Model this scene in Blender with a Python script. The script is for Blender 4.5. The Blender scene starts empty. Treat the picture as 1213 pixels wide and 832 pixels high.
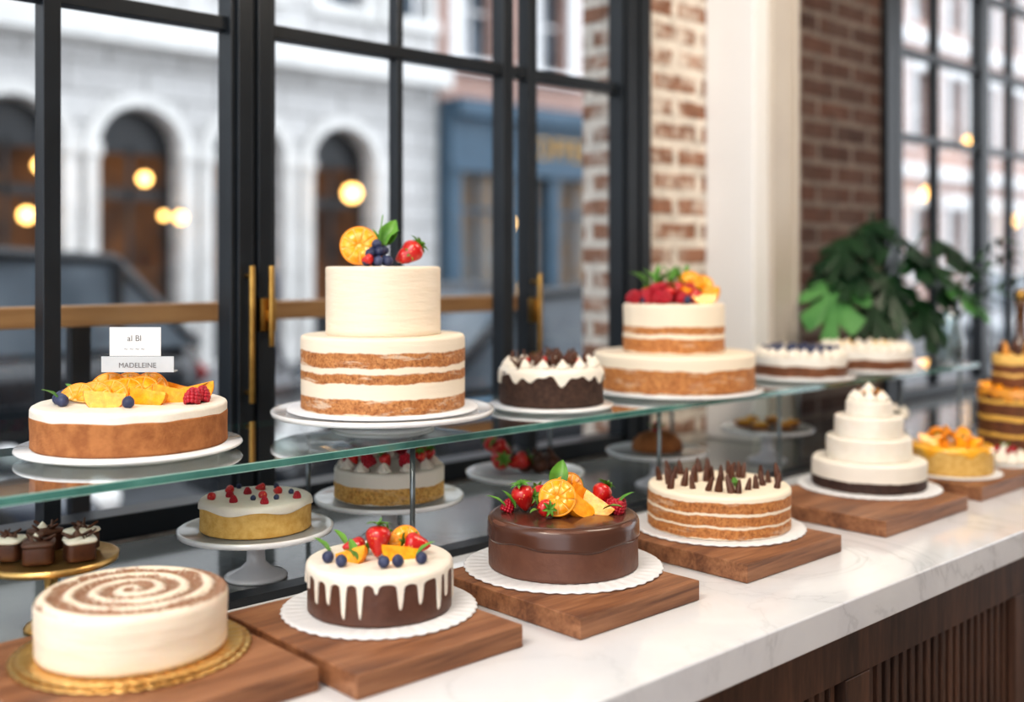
import bpy, math, random
from mathutils import Vector, Matrix, Euler, noise
random.seed(7)
SC=bpy.context.scene
COL=SC.collection
PI=math.pi
VR=math.radians(-43)

# ---------------------------------------------------------------- materials
def newmat(name):
    m=bpy.data.materials.new(name); m.use_nodes=True
    nt=m.node_tree
    return m,nt,nt.nodes['Principled BSDF']
def node(nt,t,**kw):
    n=nt.nodes.new(t)
    for k,v in kw.items(): setattr(n,k,v)
    return n
def c4(c): return (c[0],c[1],c[2],1)
def objco(nt,stretch=(1,1,1)):
    tc=node(nt,'ShaderNodeTexCoord'); mp=node(nt,'ShaderNodeMapping')
    mp.inputs['Scale'].default_value=stretch
    nt.links.new(tc.outputs['Object'],mp.inputs[0]); return mp.outputs[0]
def noisetex(nt,vec,scale,detail=4,rough=.55,dist=0):
    n=node(nt,'ShaderNodeTexNoise'); n.inputs['Scale'].default_value=scale
    n.inputs['Detail'].default_value=detail; n.inputs['Roughness'].default_value=rough
    n.inputs['Distortion'].default_value=dist
    nt.links.new(vec,n.inputs['Vector']); return n.outputs['Fac']
def ramp(nt,fac,stops,interp='LINEAR'):
    r=node(nt,'ShaderNodeValToRGB'); e=r.color_ramp; e.interpolation=interp
    while len(e.elements)<len(stops): e.elements.new(.5)
    for el,(p,c) in zip(e.elements,sorted(stops,key=lambda s:s[0])):
        el.position=min(max(p,0),1); el.color=c4(c) if not isinstance(c,(int,float)) else (c,c,c,1)
    nt.links.new(fac,r.inputs[0]); return r.outputs[0]
def mixc(nt,fac,a,b,mode='MIX'):
    m=node(nt,'ShaderNodeMix',data_type='RGBA',blend_type=mode)
    for i,v in ((0,fac),(6,a),(7,b)):
        if isinstance(v,(int,float)): m.inputs[i].default_value=v
        elif isinstance(v,(tuple,list)): m.inputs[i].default_value=c4(v)
        else: nt.links.new(v,m.inputs[i])
    return m.outputs[2]
def mth(nt,op,a,b=0.0,c=None):
    m=node(nt,'ShaderNodeMath',operation=op)
    for i,v in enumerate((a,b) if c is None else (a,b,c)):
        if isinstance(v,(int,float)): m.inputs[i].default_value=v
        else: nt.links.new(v,m.inputs[i])
    return m.outputs[0]
def addbump(nt,b,h,strength=.4,dist=.002):
    bp=node(nt,'ShaderNodeBump'); bp.inputs['Strength'].default_value=strength
    bp.inputs['Distance'].default_value=dist
    nt.links.new(h,bp.inputs['Height']); nt.links.new(bp.outputs[0],b.inputs['Normal'])
def pm(name,c1,c2=None,scale=20,rough=.5,metal=0,bump=0,bscale=None,stretch=(1,1,1),sss=0,coat=0,emit=0,bd=.002,spec=.5):
    m,nt,b=newmat(name)
    b.inputs['Roughness'].default_value=rough; b.inputs['Metallic'].default_value=metal
    b.inputs['Specular IOR Level'].default_value=spec
    if c2 is None: c2=tuple(x*.88 for x in c1)
    v=objco(nt,stretch)
    f=ramp(nt,noisetex(nt,v,scale),[(.35,0.0),(.65,1.0)])
    col=mixc(nt,f,c1,c2); nt.links.new(col,b.inputs['Base Color'])
    if bump: addbump(nt,b,noisetex(nt,v,bscale or scale*3),bump,bd)
    if sss:
        b.inputs['Subsurface Weight'].default_value=sss; b.inputs['Subsurface Radius'].default_value=(.01,.006,.004)
        b.inputs['Subsurface Scale'].default_value=1
    b.inputs['Coat Weight'].default_value=coat; b.inputs['Coat Roughness'].default_value=.1
    if emit:
        nt.links.new(col,b.inputs['Emission Color']); b.inputs['Emission Strength'].default_value=emit
    return m
def naked(name,h,bands,sp,sp2,cream,amp=.0035,smear=.35):
    m,nt,b=newmat(name); b.inputs['Roughness'].default_value=.65
    tc=node(nt,'ShaderNodeTexCoord'); o=tc.outputs['Object']
    sx=node(nt,'ShaderNodeSeparateXYZ'); nt.links.new(o,sx.inputs[0])
    w=mth(nt,'MULTIPLY',mth(nt,'SUBTRACT',noisetex(nt,o,16,3),.5),amp*4)
    w=mth(nt,'ADD',w,mth(nt,'MULTIPLY',mth(nt,'SUBTRACT',noisetex(nt,o,90,3),.5),.004))
    z=mth(nt,'DIVIDE',mth(nt,'ADD',sx.outputs[2],w),h)
    st=[]
    for a,c in bands:
        st+=[(a/h-.010,0.0),(a/h+.010,1.0),(c/h-.010,1.0),(c/h+.010,0.0)]
    f=ramp(nt,z,st)
    spc=mixc(nt,ramp(nt,noisetex(nt,o,110,5),[(.38,0.0),(.62,1.0)]),sp,sp2)
    # darker baked crust at the band edges
    pores=ramp(nt,noisetex(nt,o,240,3),[(.36,(.50,.42,.36)),(.50,(1,1,1))])
    spc=mixc(nt,.75,spc,pores,'MULTIPLY')
    mp=objco(nt,(14,14,70)); s=ramp(nt,noisetex(nt,mp,1,5,.6),[(.57,0.0),(.66,smear)])
    spc=mixc(nt,s,spc,cream)
    f=mth(nt,'MULTIPLY',f,mth(nt,'LESS_THAN',sx.outputs[2],h-.0012))
    nt.links.new(mixc(nt,f,cream,spc),b.inputs['Base Color'])
    hh=mth(nt,'MULTIPLY_ADD',noisetex(nt,o,260,4),mth(nt,'ADD',mth(nt,'MULTIPLY',f,.8),.1),mth(nt,'MULTIPLY',f,-.5))
    hh=mth(nt,'ADD',hh,mth(nt,'MULTIPLY',noisetex(nt,objco(nt,(10,10,90)),1,4),.6))
    addbump(nt,b,hh,.7,.0025)
    return m
def thin_glass(name,tint=(.96,.98,.98),refl=.06):
    m=bpy.data.materials.new(name); m.use_nodes=True; nt=m.node_tree; nt.nodes.clear()
    out=node(nt,'ShaderNodeOutputMaterial'); mix=node(nt,'ShaderNodeMixShader')
    t=node(nt,'ShaderNodeBsdfTransparent'); t.inputs[0].default_value=c4(tint)
    g=node(nt,'ShaderNodeBsdfGlossy'); g.inputs['Roughness'].default_value=.02; g.inputs[0].default_value=(1,1,1,1)
    fr=node(nt,'ShaderNodeFresnel'); fr.inputs[0].default_value=1.45
    nt.links.new(mth(nt,'MINIMUM',mth(nt,'MULTIPLY',fr.outputs[0],refl/.06),.9),mix.inputs[0])
    nt.links.new(t.outputs[0],mix.inputs[1]); nt.links.new(g.outputs[0],mix.inputs[2]); nt.links.new(mix.outputs[0],out.inputs[0])
    return m
def brickmat(name,c1,c2,mortar,bw=.215,bh=.07,ms=.011,smear=0.0,bump=.6,rough=.85,offs=.5):
    m,nt,b=newmat(name); b.inputs['Roughness'].default_value=rough
    tc=node(nt,'ShaderNodeTexCoord'); s=node(nt,'ShaderNodeSeparateXYZ'); nt.links.new(tc.outputs['Object'],s.inputs[0])
    cx=node(nt,'ShaderNodeCombineXYZ'); nt.links.new(mth(nt,'ADD',s.outputs[0],s.outputs[1]),cx.inputs[0]); nt.links.new(s.outputs[2],cx.inputs[1])
    nz=node(nt,'ShaderNodeTexNoise'); nz.inputs['Scale'].default_value=12; nt.links.new(cx.outputs[0],nz.inputs['Vector'])
    va=node(nt,'ShaderNodeVectorMath',operation='MULTIPLY_ADD'); nt.links.new(nz.outputs['Color'],va.inputs[0]); va.inputs[1].default_value=(.012 if bh<.1 else 0,)*3; nt.links.new(cx.outputs[0],va.inputs[2])
    br=node(nt,'ShaderNodeTexBrick'); br.offset=offs; nt.links.new(va.outputs[0],br.inputs['Vector'])
    br.inputs['Scale'].default_value=1; br.inputs['Brick Width'].default_value=bw; br.inputs['Row Height'].default_value=bh
    br.inputs['Mortar Size'].default_value=ms; br.inputs['Mortar Smooth'].default_value=.3; br.inputs['Bias'].default_value=0
    br.inputs['Color1'].default_value=c4(c1); br.inputs['Color2'].default_value=c4(c2); br.inputs['Mortar'].default_value=c4(mortar)
    col=br.outputs['Color']
    d=ramp(nt,noisetex(nt,tc.outputs['Object'],30,6),[(.3,(.55,.55,.55)),(.7,(1.15,1.15,1.15))])
    col=mixc(nt,.8,col,d,'MULTIPLY')
    if smear: col=mixc(nt,ramp(nt,noisetex(nt,tc.outputs['Object'],9,6,.7),[(.46,0.0),(.62,smear)]),col,mortar)
    nt.links.new(col,b.inputs['Base Color'])
    h=mth(nt,'SUBTRACT',mth(nt,'MULTIPLY',noisetex(nt,tc.outputs['Object'],60,5),.5),br.outputs['Fac'])
    addbump(nt,b,h,bump,.006)
    return m
def woodmat(name,c1,c2,c3,rough=.45,sc=(3,40,40)):
    m,nt,b=newmat(name); b.inputs['Roughness'].default_value=rough
    v=objco(nt,sc)
    n1=noisetex(nt,v,1.0,6,.6,.6); v2=objco(nt,(sc[0]*4,sc[1]*7,sc[2]*7)); n2=noisetex(nt,v2,1,3)
    f=mth(nt,'ADD',mth(nt,'MULTIPLY',n1,.75),mth(nt,'MULTIPLY',n2,.25))
    nt.links.new(ramp(nt,f,[(.36,c3),(.5,c1),(.64,c2)]),b.inputs['Base Color']); addbump(nt,b,f,.25,.001)
    return m
def marble(name):
    m,nt,b=newmat(name); b.inputs['Roughness'].default_value=.14
    v=objco(nt,(1,1,1)); n=noisetex(nt,v,2.0,8,.6,1.4)
    d=mth(nt,'ABSOLUTE',mth(nt,'SUBTRACT',n,.5))
    vein=ramp(nt,d,[(0,1.0),(.010,.3),(.045,0.0)])
    patch=ramp(nt,noisetex(nt,v,1.4,3),[(.4,0.25),(.6,1.0)])
    col=mixc(nt,mth(nt,'MULTIPLY',mth(nt,'MULTIPLY',vein,patch),.6),(.76,.785,.82),(.38,.40,.44))
    cl=ramp(nt,noisetex(nt,v,5,6),[(.35,(.93,.93,.95)),(.65,(1,1,1))])
    nt.links.new(mixc(nt,1.0,col,cl,'MULTIPLY'),b.inputs['Base Color']); b.inputs['Coat Weight'].default_value=.3
    return m
def swirlmat(h,R):
    m,nt,b=newmat('cocoa_swirl_frosting'); b.inputs['Roughness'].default_value=.5
    tc=node(nt,'ShaderNodeTexCoord'); o=tc.outputs['Object']; s=node(nt,'ShaderNodeSeparateXYZ'); nt.links.new(o,s.inputs[0])
    x,y,z=s.outputs[0],s.outputs[1],s.outputs[2]
    r=mth(nt,'SQRT',mth(nt,'ADD',mth(nt,'MULTIPLY',x,x),mth(nt,'MULTIPLY',y,y)))
    a=mth(nt,'DIVIDE',mth(nt,'ARCTAN2',y,x),2*PI)
    ww=mth(nt,'MULTIPLY',mth(nt,'SUBTRACT',noisetex(nt,o,25,3),.5),.5)
    fr=mth(nt,'FRACT',mth(nt,'ADD',mth(nt,'ADD',mth(nt,'SUBTRACT',mth(nt,'MULTIPLY',r,3.9/R),a),10),ww))
    band=ramp(nt,fr,[(.0,.05),(.12,.3),(.30,1.0),(.76,1.0),(.9,.3),(1,0.05)])
    sp=noisetex(nt,o,300,3,.75)
    thr=mth(nt,'SUBTRACT',.69,mth(nt,'MULTIPLY',band,.35))
    f=mth(nt,'MULTIPLY',mth(nt,'SUBTRACT',sp,thr),7); f=mth(nt,'MINIMUM',mth(nt,'MAXIMUM',f,0),.90)
    f=mth(nt,'MULTIPLY',f,mth(nt,'GREATER_THAN',z,h-.004))
    nt.links.new(mixc(nt,f,(.80,.70,.58),(.24,.09,.035)),b.inputs['Base Color'])
    hh=mth(nt,'ADD',noisetex(nt,objco(nt,(10,10,70)),1,5),mth(nt,'MULTIPLY',f,.5))
    addbump(nt,b,hh,.6,.004)
    b.inputs['Subsurface Weight'].default_value=.1; b.inputs['Subsurface Scale'].default_value=.01
    return m
def spotmat(name,base,base2,seed,scale,thr=.18,rough=.3):
    m,nt,b=newmat(name); b.inputs['Roughness'].default_value=rough; b.inputs['Coat Weight'].default_value=.4
    o=objco(nt,(1,1,.7)); v=node(nt,'ShaderNodeTexVoronoi'); v.inputs['Scale'].default_value=scale; nt.links.new(o,v.inputs['Vector'])
    f=ramp(nt,v.outputs['Distance'],[(thr*.7,1.0),(thr,0.0)])
    bc=mixc(nt,noisetex(nt,o,30),base,base2)
    nt.links.new(mixc(nt,f,bc,seed),b.inputs['Base Color'])
    addbump(nt,b,mth(nt,'MINIMUM',v.outputs['Distance'],.4),.5,.002)
    return m

CREAM=pm('ivory_buttercream',(.80,.70,.57),(.76,.65,.52),25,.5,bump=.6,bscale=1,stretch=(12,12,70),sss=.1,bd=.004)
WHITE=pm('white_frosting',(.82,.77,.69),(.78,.72,.63),40,.42,bump=.45,bscale=110,sss=.1)
CERAM=pm('white_ceramic',(.78,.79,.81),(.74,.75,.77),10,.12,coat=.5)
PAPER=pm('white_cake_board_card',(.78,.79,.82),(.74,.75,.78),60,.6)
GOLD=pm('gold_foil_board',(.86,.58,.24),(.74,.45,.16),60,.28,metal=.9,bump=.2,bscale=200)
BRASS=pm('aged_brass',(.50,.30,.09),(.34,.20,.06),30,.3,metal=1)
STEEL=pm('brushed_metal',(.20,.23,.24),(.14,.16,.17),50,.3,metal=.8)
CHOC=pm('chocolate_frosting',(.12,.052,.033),(.09,.038,.025),60,.42,bump=.35,bscale=160)
GANACHE=pm('glossy_ganache',(.095,.040,.026),(.075,.031,.02),8,.24,coat=.25,bump=.15,bscale=30)
DCHOC=pm('dark_chocolate',(.11,.042,.022),(.065,.024,.014),40,.42,coat=.05,spec=.35)
COCOA=pm('cocoa_crumb',(.08,.042,.03),(.04,.02,.014),120,.8,bump=.8,bscale=300)
SPONGE=pm('golden_sponge',(.43,.175,.06),(.29,.105,.033),60,.8,bump=.9,bscale=300)
YEL=pm('lemon_sponge',(.74,.50,.17),(.62,.36,.09),80,.7,bump=.6,bscale=250)
YICE=pm('lemon_curd',(.88,.50,.05),(.85,.40,.03),30,.2,coat=.5)
STRAW=spotmat('strawberry_skin',(.60,.016,.016),(.42,.010,.012),(.8,.42,.12),210,.2)
RASP=pm('raspberry_skin',(.46,.012,.035),(.33,.008,.02),60,.35,sss=.1)
BLUEB=pm('blueberry_skin',(.018,.025,.07),(.05,.065,.14),60,.5)
ORG=pm('orange_flesh',(.93,.31,.01),(.97,.46,.03),120,.18,bump=.4,bscale=300,coat=.5)
RIND=pm('orange_rind',(.90,.28,.01),(.88,.35,.015),100,.4,bump=.3,bscale=400)
PITH=pm('citrus_pith',(.92,.64,.24),(.9,.57,.18),60,.5)
LEAF=pm('mint_leaf',(.07,.21,.025),(.13,.31,.04),40,.45,bump=.5,bscale=60)
LEAFD=pm('monstera_leaf',(.008,.030,.014),(.017,.060,.022),9,.38,bump=.3,bscale=30)
LEAFL=pm('bright_tropical_leaf',(.055,.19,.055),(.11,.29,.09),9,.42)
BLACK=pm('black_window_paint',(.011,.015,.020),(.008,.011,.015),8,.32)
WOOD=woodmat('walnut_serving_board',(.25,.11,.052),(.36,.175,.09),(.125,.05,.025))
DWOOD=woodmat('dark_walnut_panel',(.075,.036,.022),(.12,.058,.035),(.035,.017,.011),.5,(30,30,3))
MARB=marble('white_marble')
SGLASS=thin_glass('shelf_glass',(.76,.89,.86),.11)
SEDGE=pm('green_glass_edge',(.03,.14,.125),(.08,.24,.215),6,.08,coat=1,stretch=(2,1,1))
SLIP=pm('glass_edge_highlight',(.40,.60,.56),(.30,.50,.47),6,.1,coat=1)
WGLASS=thin_glass('window_glass',(.97,.985,.99),.04)
BRICK1=brickmat('whitewashed_brick',(.38,.20,.13),(.28,.14,.09),(.74,.68,.61),smear=.85,ms=.016)
BRICK2=brickmat('shaded_red_brick',(.14,.065,.042),(.08,.040,.028),(.24,.19,.16),smear=.2)  # red-brown brick and mortar, with shade darkened into their colours
PLASTER=pm('white_painted_plaster',(.80,.80,.80),(.77,.77,.77),4,.6)
BEIGE=pm('cream_painted_trim',(.55,.50,.44),(.51,.46,.41),4,.55)
STONE=brickmat('pale_limestone_blocks',(.72,.71,.70),(.62,.61,.60),(.42,.41,.40),bw=1.1,bh=.42,ms=.03,bump=.3)
STONES=pm('smooth_limestone',(.78,.77,.75),(.66,.65,.63),2,.8)
TOWNB=brickmat('townhouse_brick',(.50,.28,.22),(.42,.23,.18),(.62,.52,.47),bw=.24,bh=.08,ms=.012,bump=.2)
BLUEP=pm('blue_shopfront_paint',(.055,.11,.165),(.04,.085,.13),2,.4)
DARKG=pm('car_glass_painted_reflection',(.09,.11,.13),(.18,.21,.24),1.5,.06)  # paler colour imitates reflected light in the car windows
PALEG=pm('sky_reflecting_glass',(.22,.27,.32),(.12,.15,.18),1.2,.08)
WARMI=pm('painted_interior_glow',(.12,.05,.018),(.02,.012,.010),1.2,.6,emit=.9)  # emission stands in for lamplight behind the arches
ASPH=pm('asphalt',(.10,.105,.115),(.08,.085,.09),3,.6)
PAVE=brickmat('pavement_slabs',(.26,.26,.27),(.22,.22,.23),(.14,.14,.14),bw=.6,bh=.6,ms=.01)
FLOORM=woodmat('oak_floor',(.25,.15,.08),(.32,.2,.11),(.17,.10,.05))
WALLP=pm('warm_white_wall_paint',(.74,.68,.60),(.70,.64,.56),3,.8)
LAMPM=pm('warm_lamp_glow',(1,.52,.14),(1,.58,.18),3,.5,emit=8)
CARB=pm('black_car_paint',(.016,.019,.024),(.022,.025,.03),2,.2,coat=.6)
CARG=pm('silver_car_paint',(.42,.45,.48),(.38,.4,.43),2,.25,metal=.3,coat=.8)
RUB=pm('tyre_rubber',(.012,.012,.012),None,10,.8)
LENS=pm('headlamp_lens',(.8,.8,.8),None,4,.1,emit=.3)
CASE=pm('smoked_case_base',(.13,.14,.14),(.18,.19,.19),3,.12,coat=.3)
CARD=pm('label_card',(.74,.75,.76),(.71,.72,.73),20,.6)
CARD2=pm('frosted_label_holder',(.50,.54,.57),(.45,.49,.52),20,.3)
INK=pm('printed_ink',(.16,.16,.17),None,20,.6)
SOIL=pm('potting_soil',(.04,.025,.015),None,60,.9)
POTM=pm('grey_ceramic_pot',(.12,.09,.07),(.09,.07,.06),20,.5)
CARAM=pm('caramel_icing',(.72,.33,.045),(.62,.24,.025),30,.3,coat=.4)

# ---------------------------------------------------------------- geometry
def g_lathe(prof,seg=48,fn=None):
    vs=[];rings=[]
    for r,z in prof:
        if r<1e-6: rings.append([len(vs)]); vs.append((0,0,z))
        else:
            ring=[]
            for i in range(seg):
                th=2*PI*i/seg; rr,zz=(r,z) if fn is None else fn(th,r,z)
                ring.append(len(vs)); vs.append((rr*math.cos(th),rr*math.sin(th),zz))
            rings.append(ring)
    fs=[]
    for a,b in zip(rings,rings[1:]):
        if len(a)==1 and len(b)==1: continue
        for i in range(seg):
            j=(i+1)%seg
            if len(a)==1: fs.append((a[0],b[j],b[i]))
            elif len(b)==1: fs.append((a[i],a[j],b[0]))
            else: fs.append((a[i],a[j],b[j],b[i]))
    return vs,fs
def g_sphere(r=1,seg=12,rings=8,s=(1,1,1)):
    p=[(0 if i in(0,rings) else r*math.sin(PI*i/rings),-r*math.cos(PI*i/rings)) for i in range(rings+1)]
    v,f=g_lathe(p,seg); return [(a*s[0],b*s[1],c*s[2]) for a,b,c in v],f
def g_box(x0,x1,y0,y1,z0,z1):
    v=[(x,y,z) for x in(x0,x1) for y in(y0,y1) for z in(z0,z1)]
    return v,[(0,1,3,2),(4,6,7,5),(0,4,5,1),(2,3,7,6),(0,2,6,4),(1,5,7,3)]
def g_sector(r0,r1,a0,a1,t,n=12):
    v=[];f=[]
    for i in range(n+1):
        a=a0+(a1-a0)*i/n
        for r in(r0,r1):
            for z in(-t/2,t/2): v.append((r*math.cos(a),r*math.sin(a),z))
    for i in range(n):
        b=4*i;c=b+4
        f+=[(b+1,b+3,c+3,c+1),(b,c,c+2,b+2),(b+2,c+2,c+3,b+3),(b,b+1,c+1,c)]
    f+=[(0,2,3,1),(4*n,4*n+1,4*n+3,4*n+2)]
    return v,f
def g_tube(pts,rad,seg=8):
    pts=[Vector(p) for p in pts];v=[];f=[];n=len(pts)
    for i,p in enumerate(pts):
        t=(pts[min(i+1,n-1)]-pts[max(i-1,0)]).normalized()
        u=t.cross(Vector((0,0,1)));
        if u.length<.01: u=Vector((1,0,0))
        u.normalize(); w=t.cross(u); r=rad(i/(n-1)) if callable(rad) else rad
        for k in range(seg):
            a=2*PI*k/seg; q=p+u*math.cos(a)*r+w*math.sin(a)*r; v.append(tuple(q))
    for i in range(n-1):
        for k in range(seg):
            a=i*seg+k;b=i*seg+(k+1)%seg; f.append((a,b,b+seg,a+seg))
    f.append(tuple(range(seg))[::-1]); f.append(tuple((n-1)*seg+k for k in range(seg)))
    return v,f
def g_leaf(L,W,curl=.3,n=8,fold=.25):
    v=[];f=[]
    for i in range(n+1):
        t=i/n; w=W*math.sin(PI*min(t*.97+.02,1))**.75*(1-.35*t)
        z=L*curl*(t-t*t*1.2)
        for s in(-1,-.5,0,.5,1): v.append((s*w/2,t*L,z+abs(s)*w*fold+ .03*W*math.sin(i*2.1)*abs(s)))
    for i in range(n):
        for k in range(4): a=i*5+k; f.append((a,a+1,a+6,a+5))
    return v,f
def g_monstera(L,W):
    v=[(0,.15*L,0)];f=[];n=44
    for i in range(n+1):
        t=i/n; th=2*PI*t
        r=(1-math.cos(th))*.5
        px=W*.62*math.sin(th)*(.55+.45*r)
        py=L*(.22-.78*math.cos(th)*1.0*r if math.cos(th)<0 else .22-.42*math.cos(th)*(.3+.7*r)*1.3)
        v.append((px,py,0))
    out=[v[0]]
    for i in range(1,len(v)):
        px,py,_=v[i]
        k=i%5
        if k==0 and 6<i<n-4: px*=.42; py=py*.62+.38*(L*.12+py*.35)
        z=-abs(px)*.25-.25*max(0,py-.4*L)**2/L
        out.append((px,py,z))
    for i in range(1,len(out)-1): f.append((0,i,i+1))
    return out,f
def g_glaze(r,h,t,dfn,seg=360,b=.006,rows=10):
    cols=[];v=[(0,0,h+t)];f=[]
    for i in range(seg):
        th=2*PI*i/seg; lz=h-dfn(th); c=[]
        pr=[(r*.5,h+t),(r-b,h+t)]+[(r-b+(b+t)*math.sin(q),h-b+(b+t)*math.cos(q)) for q in(PI/8,PI/4,3*PI/8,PI/2)]
        z0=h-b
        for k in range(1,rows+1):
            u=k/rows; z=z0+(lz-z0)*u; bul=t*(1+ .5*u*min(1,dfn(th)/.03)); 
            if k==rows: bul=t*.55
            pr.append((r+bul,z))
        pr.append((r-.001,lz-.0006))
        for rr,zz in pr: c.append(len(v)); v.append((rr*math.cos(th),rr*math.sin(th),zz))
        cols.append(c)
    for i in range(seg):
        a=cols[i];c=cols[(i+1)%seg]; f.append((0,a[0],c[0]))
        for k in range(len(a)-1): f.append((a[k],a[k+1],c[k+1],c[k]))
    return v,f
def TM(loc=(0,0,0),rot=(0,0,0),s=1):
    if isinstance(s,(int,float)): s=(s,s,s)
    return Matrix.LocRotScale(Vector(loc),Euler(rot),Vector(s))

class MB:
    def __init__(self): self.v=[];self.f=[];self.m=[];self.mats=[]
    def add(self,g,mat,M=None):
        v,f=g; o=len(self.v)
        if M is None: self.v+=list(v)
        else: self.v+=[tuple(M@Vector(p)) for p in v]
        if mat not in self.mats: self.mats.append(mat)
        k=self.mats.index(mat); self.f+=[tuple(i+o for i in q) for q in f]; self.m+=[k]*len(f)
        return self
    def box(self,x0,x1,y0,y1,z0,z1,mat,M=None): return self.add(g_box(x0,x1,y0,y1,z0,z1),mat,M)
    def obj(self,name,parent=None,loc=(0,0,0),rot=(0,0,0),smooth=True,bevel=0,sub=0):
        me=bpy.data.meshes.new(name); me.from_pydata(self.v,[],self.f)
        for m in self.mats: me.materials.append(m)
        me.polygons.foreach_set('material_index',self.m)
        me.polygons.foreach_set('use_smooth',[smooth]*len(self.f)); me.update()
        o=bpy.data.objects.new(name,me); COL.objects.link(o); o.location=loc; o.rotation_euler=rot
        if parent: o.parent=parent
        if bevel:
            b=o.modifiers.new('bevel','BEVEL'); b.width=bevel; b.segments=3; b.limit_method='ANGLE'
        if sub:
            b=o.modifiers.new('sub','SUBSURF'); b.levels=sub; b.render_levels=sub
        return o
def one(name,g,mat,parent=None,loc=(0,0,0),rot=(0,0,0),smooth=True,bevel=0):
    return MB().add(g,mat).obj(name,parent,loc,rot,smooth,bevel)
def empty(name,loc,rz=VR):
    e=bpy.data.objects.new(name,None); e.empty_display_size=.05; COL.objects.link(e); e.location=loc; e.rotation_euler=(0,0,rz); return e

def cprof(r,h,b=.006,nz=14,nr=12,bb=.0015):
    p=[(0,0),(r-bb,0),(r,bb)]
    p+=[(r,bb+(h-b-bb)*k/nz) for k in range(1,nz+1)]
    p+=[(r-b+b*math.cos(q),h-b+b*math.sin(q)) for q in(PI/10,PI/5,3*PI/10,2*PI/5,PI/2)]
    p+=[((r-b)*(1-k/nr),h) for k in range(1,nr+1)]
    p[-1]=(0,h); return p
def wob(a,seed=0,k=3,kz=25,top=0):
    def fn(th,r,z):
        n=noise.noise(Vector((math.cos(th)*k+seed,math.sin(th)*k,z*kz+seed)))
        zz=z+(top*noise.noise(Vector((math.cos(th)*r*40+seed,math.sin(th)*r*40,seed))) if top and z>.01 else 0)
        return r+a*n,zz
    return fn
def tier(name,r,h,mat,parent,z=0,b=.006,w=.0008,seed=0,seg=128,top=0):
    return one(name,g_lathe(cprof(r,h,b),seg,wob(w,seed,3,25,top)),mat,parent,(0,0,z))

# fruit
def berry_profile(L,R):
    p=[]
    for i in range(15):
        t=i/14
        r=R*1.02*math.sqrt(max(0,1-((t-.66)/.34)**2)) if t>.66 else R*1.02*(t/.66)**.62 if t>0 else 0
        p.append((r,L*t))
    p[0]=(0,0); p[-1]=(0,L*.97); return p
def add_straw(mb,loc,rot=(0,0,0),s=1,calyx=True):
    L,R=.042*s,.0165*s
    M=TM(loc,rot)
    mb.add(g_lathe(berry_profile(L,R),20),STRAW,M)
    if calyx:
        for k in range(7):
            mb.add(g_leaf(.018*s,.008*s,.5,4),LEAF,M@TM((0,0,L*.95),(.25,0,k*2*PI/7)))
        mb.add(g_tube([(0,0,L*.95),(.001,0,L*1.1),(.003,0,L*1.2)],.0012*s,6),LEAF,M)
def add_blue(mb,loc,rot=(0,0,0),s=1):
    r=.009*s
    p=[(0,-r)]+[(r*math.sin(PI*i/10),-r*math.cos(PI*i/10)) for i in range(1,9)]+[(r*.42,r*.93),(r*.34,r*1.02),(r*.26,r*.85),(0,r*.75)]
    mb.add(g_lathe(p,14),BLUEB,TM(loc,rot))
def add_rasp(mb,loc,rot=(0,0,0),s=1):
    M=TM(loc,rot)
    sp=g_sphere(.0033*s,7,5)
    for ring,(z,r,n) in enumerate([(.0,.0075,10),(.004,.0082,11),(.0082,.0072,9),(.0122,.0052,7),(.0155,.0024,4)]):
        for k in range(n):
            a=2*PI*k/n+ring*.4
            mb.add(sp,RASP,M@TM((r*s*math.cos(a),r*s*math.sin(a),z*s+.003*s)))
def add_slice(mb,loc,rot=(0,0,0),R=.03,t=.006,a0=0,a1=2*PI,nseg=None):
    M=TM(loc,rot); span=a1-a0; n=max(8,int(span*7))
    mb.add(g_sector(R*.93,R,a0,a1,t,n),RIND,M); mb.add(g_sector(0,R*.94,a0,a1,t*.96,n),PITH,M)
    k=nseg or max(2,round(span/(2*PI)*9))
    for i in range(k):
        b0=a0+span*i/k; b1=a0+span*(i+1)/k; d=.035
        mb.add(g_sector(R*.10,R*.90,b0+d,b1-d,t*1.12,5),ORG,M)
def add_wedge(mb,loc,rot=(0,0,0),R=.03):
    M=TM(loc,rot); v=[];f=[];n=12;w=.55
    for i in range(n+1):
        a=PI*i/n; c,s=math.cos(a),math.sin(a)
        for q in(-w,-w*.4,0,w*.4,w): v.append((R*c,R*s*math.sin(q),-R*s*math.cos(q)))
    for i in range(n):
        for k in range(4): a=i*5+k; f.append((a,a+1,a+6,a+5))
    mb.add((v,f),RIND,M)
    for sg in(-1,1):
        v=[];f=[]
        for i in range(n+1):
            a=PI*i/n; c,s=math.cos(a),math.sin(a)
            v.append((R*c*.98,0,0)); v.append((R*c*.97,R*s*math.sin(w*sg)*.5,-R*s*math.cos(w)*.5)); v.append((R*c*.98,R*s*math.sin(w*sg)*.99,-R*s*math.cos(w)*.99))
        for i in range(n):
            for k in(0,1): a=i*3+k; f.append((a,a+1,a+4,a+3) if sg>0 else (a,a+3,a+4,a+1))
        mb.add((v,f),ORG,M)
def add_leaf(mb,loc,rot=(0,0,0),L=.03,W=.015,mat=None,curl=.3): mb.add(g_leaf(L,W,curl),mat or LEAF,TM(loc,rot))
def add_cone(mb,loc,rot=(0,0,0),s=1,mat=None,tall=1.0):
    p=[(0,0),(.0062*s,0),(.0070*s,.003*s*tall),(.0060*s,.010*s*tall),(.0046*s,.018*s*tall),(.0026*s,.0235*s*tall),(0,.026*s*tall)]
    mb.add(g_lathe(p,14),mat or DCHOC,TM(loc,rot))
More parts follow.
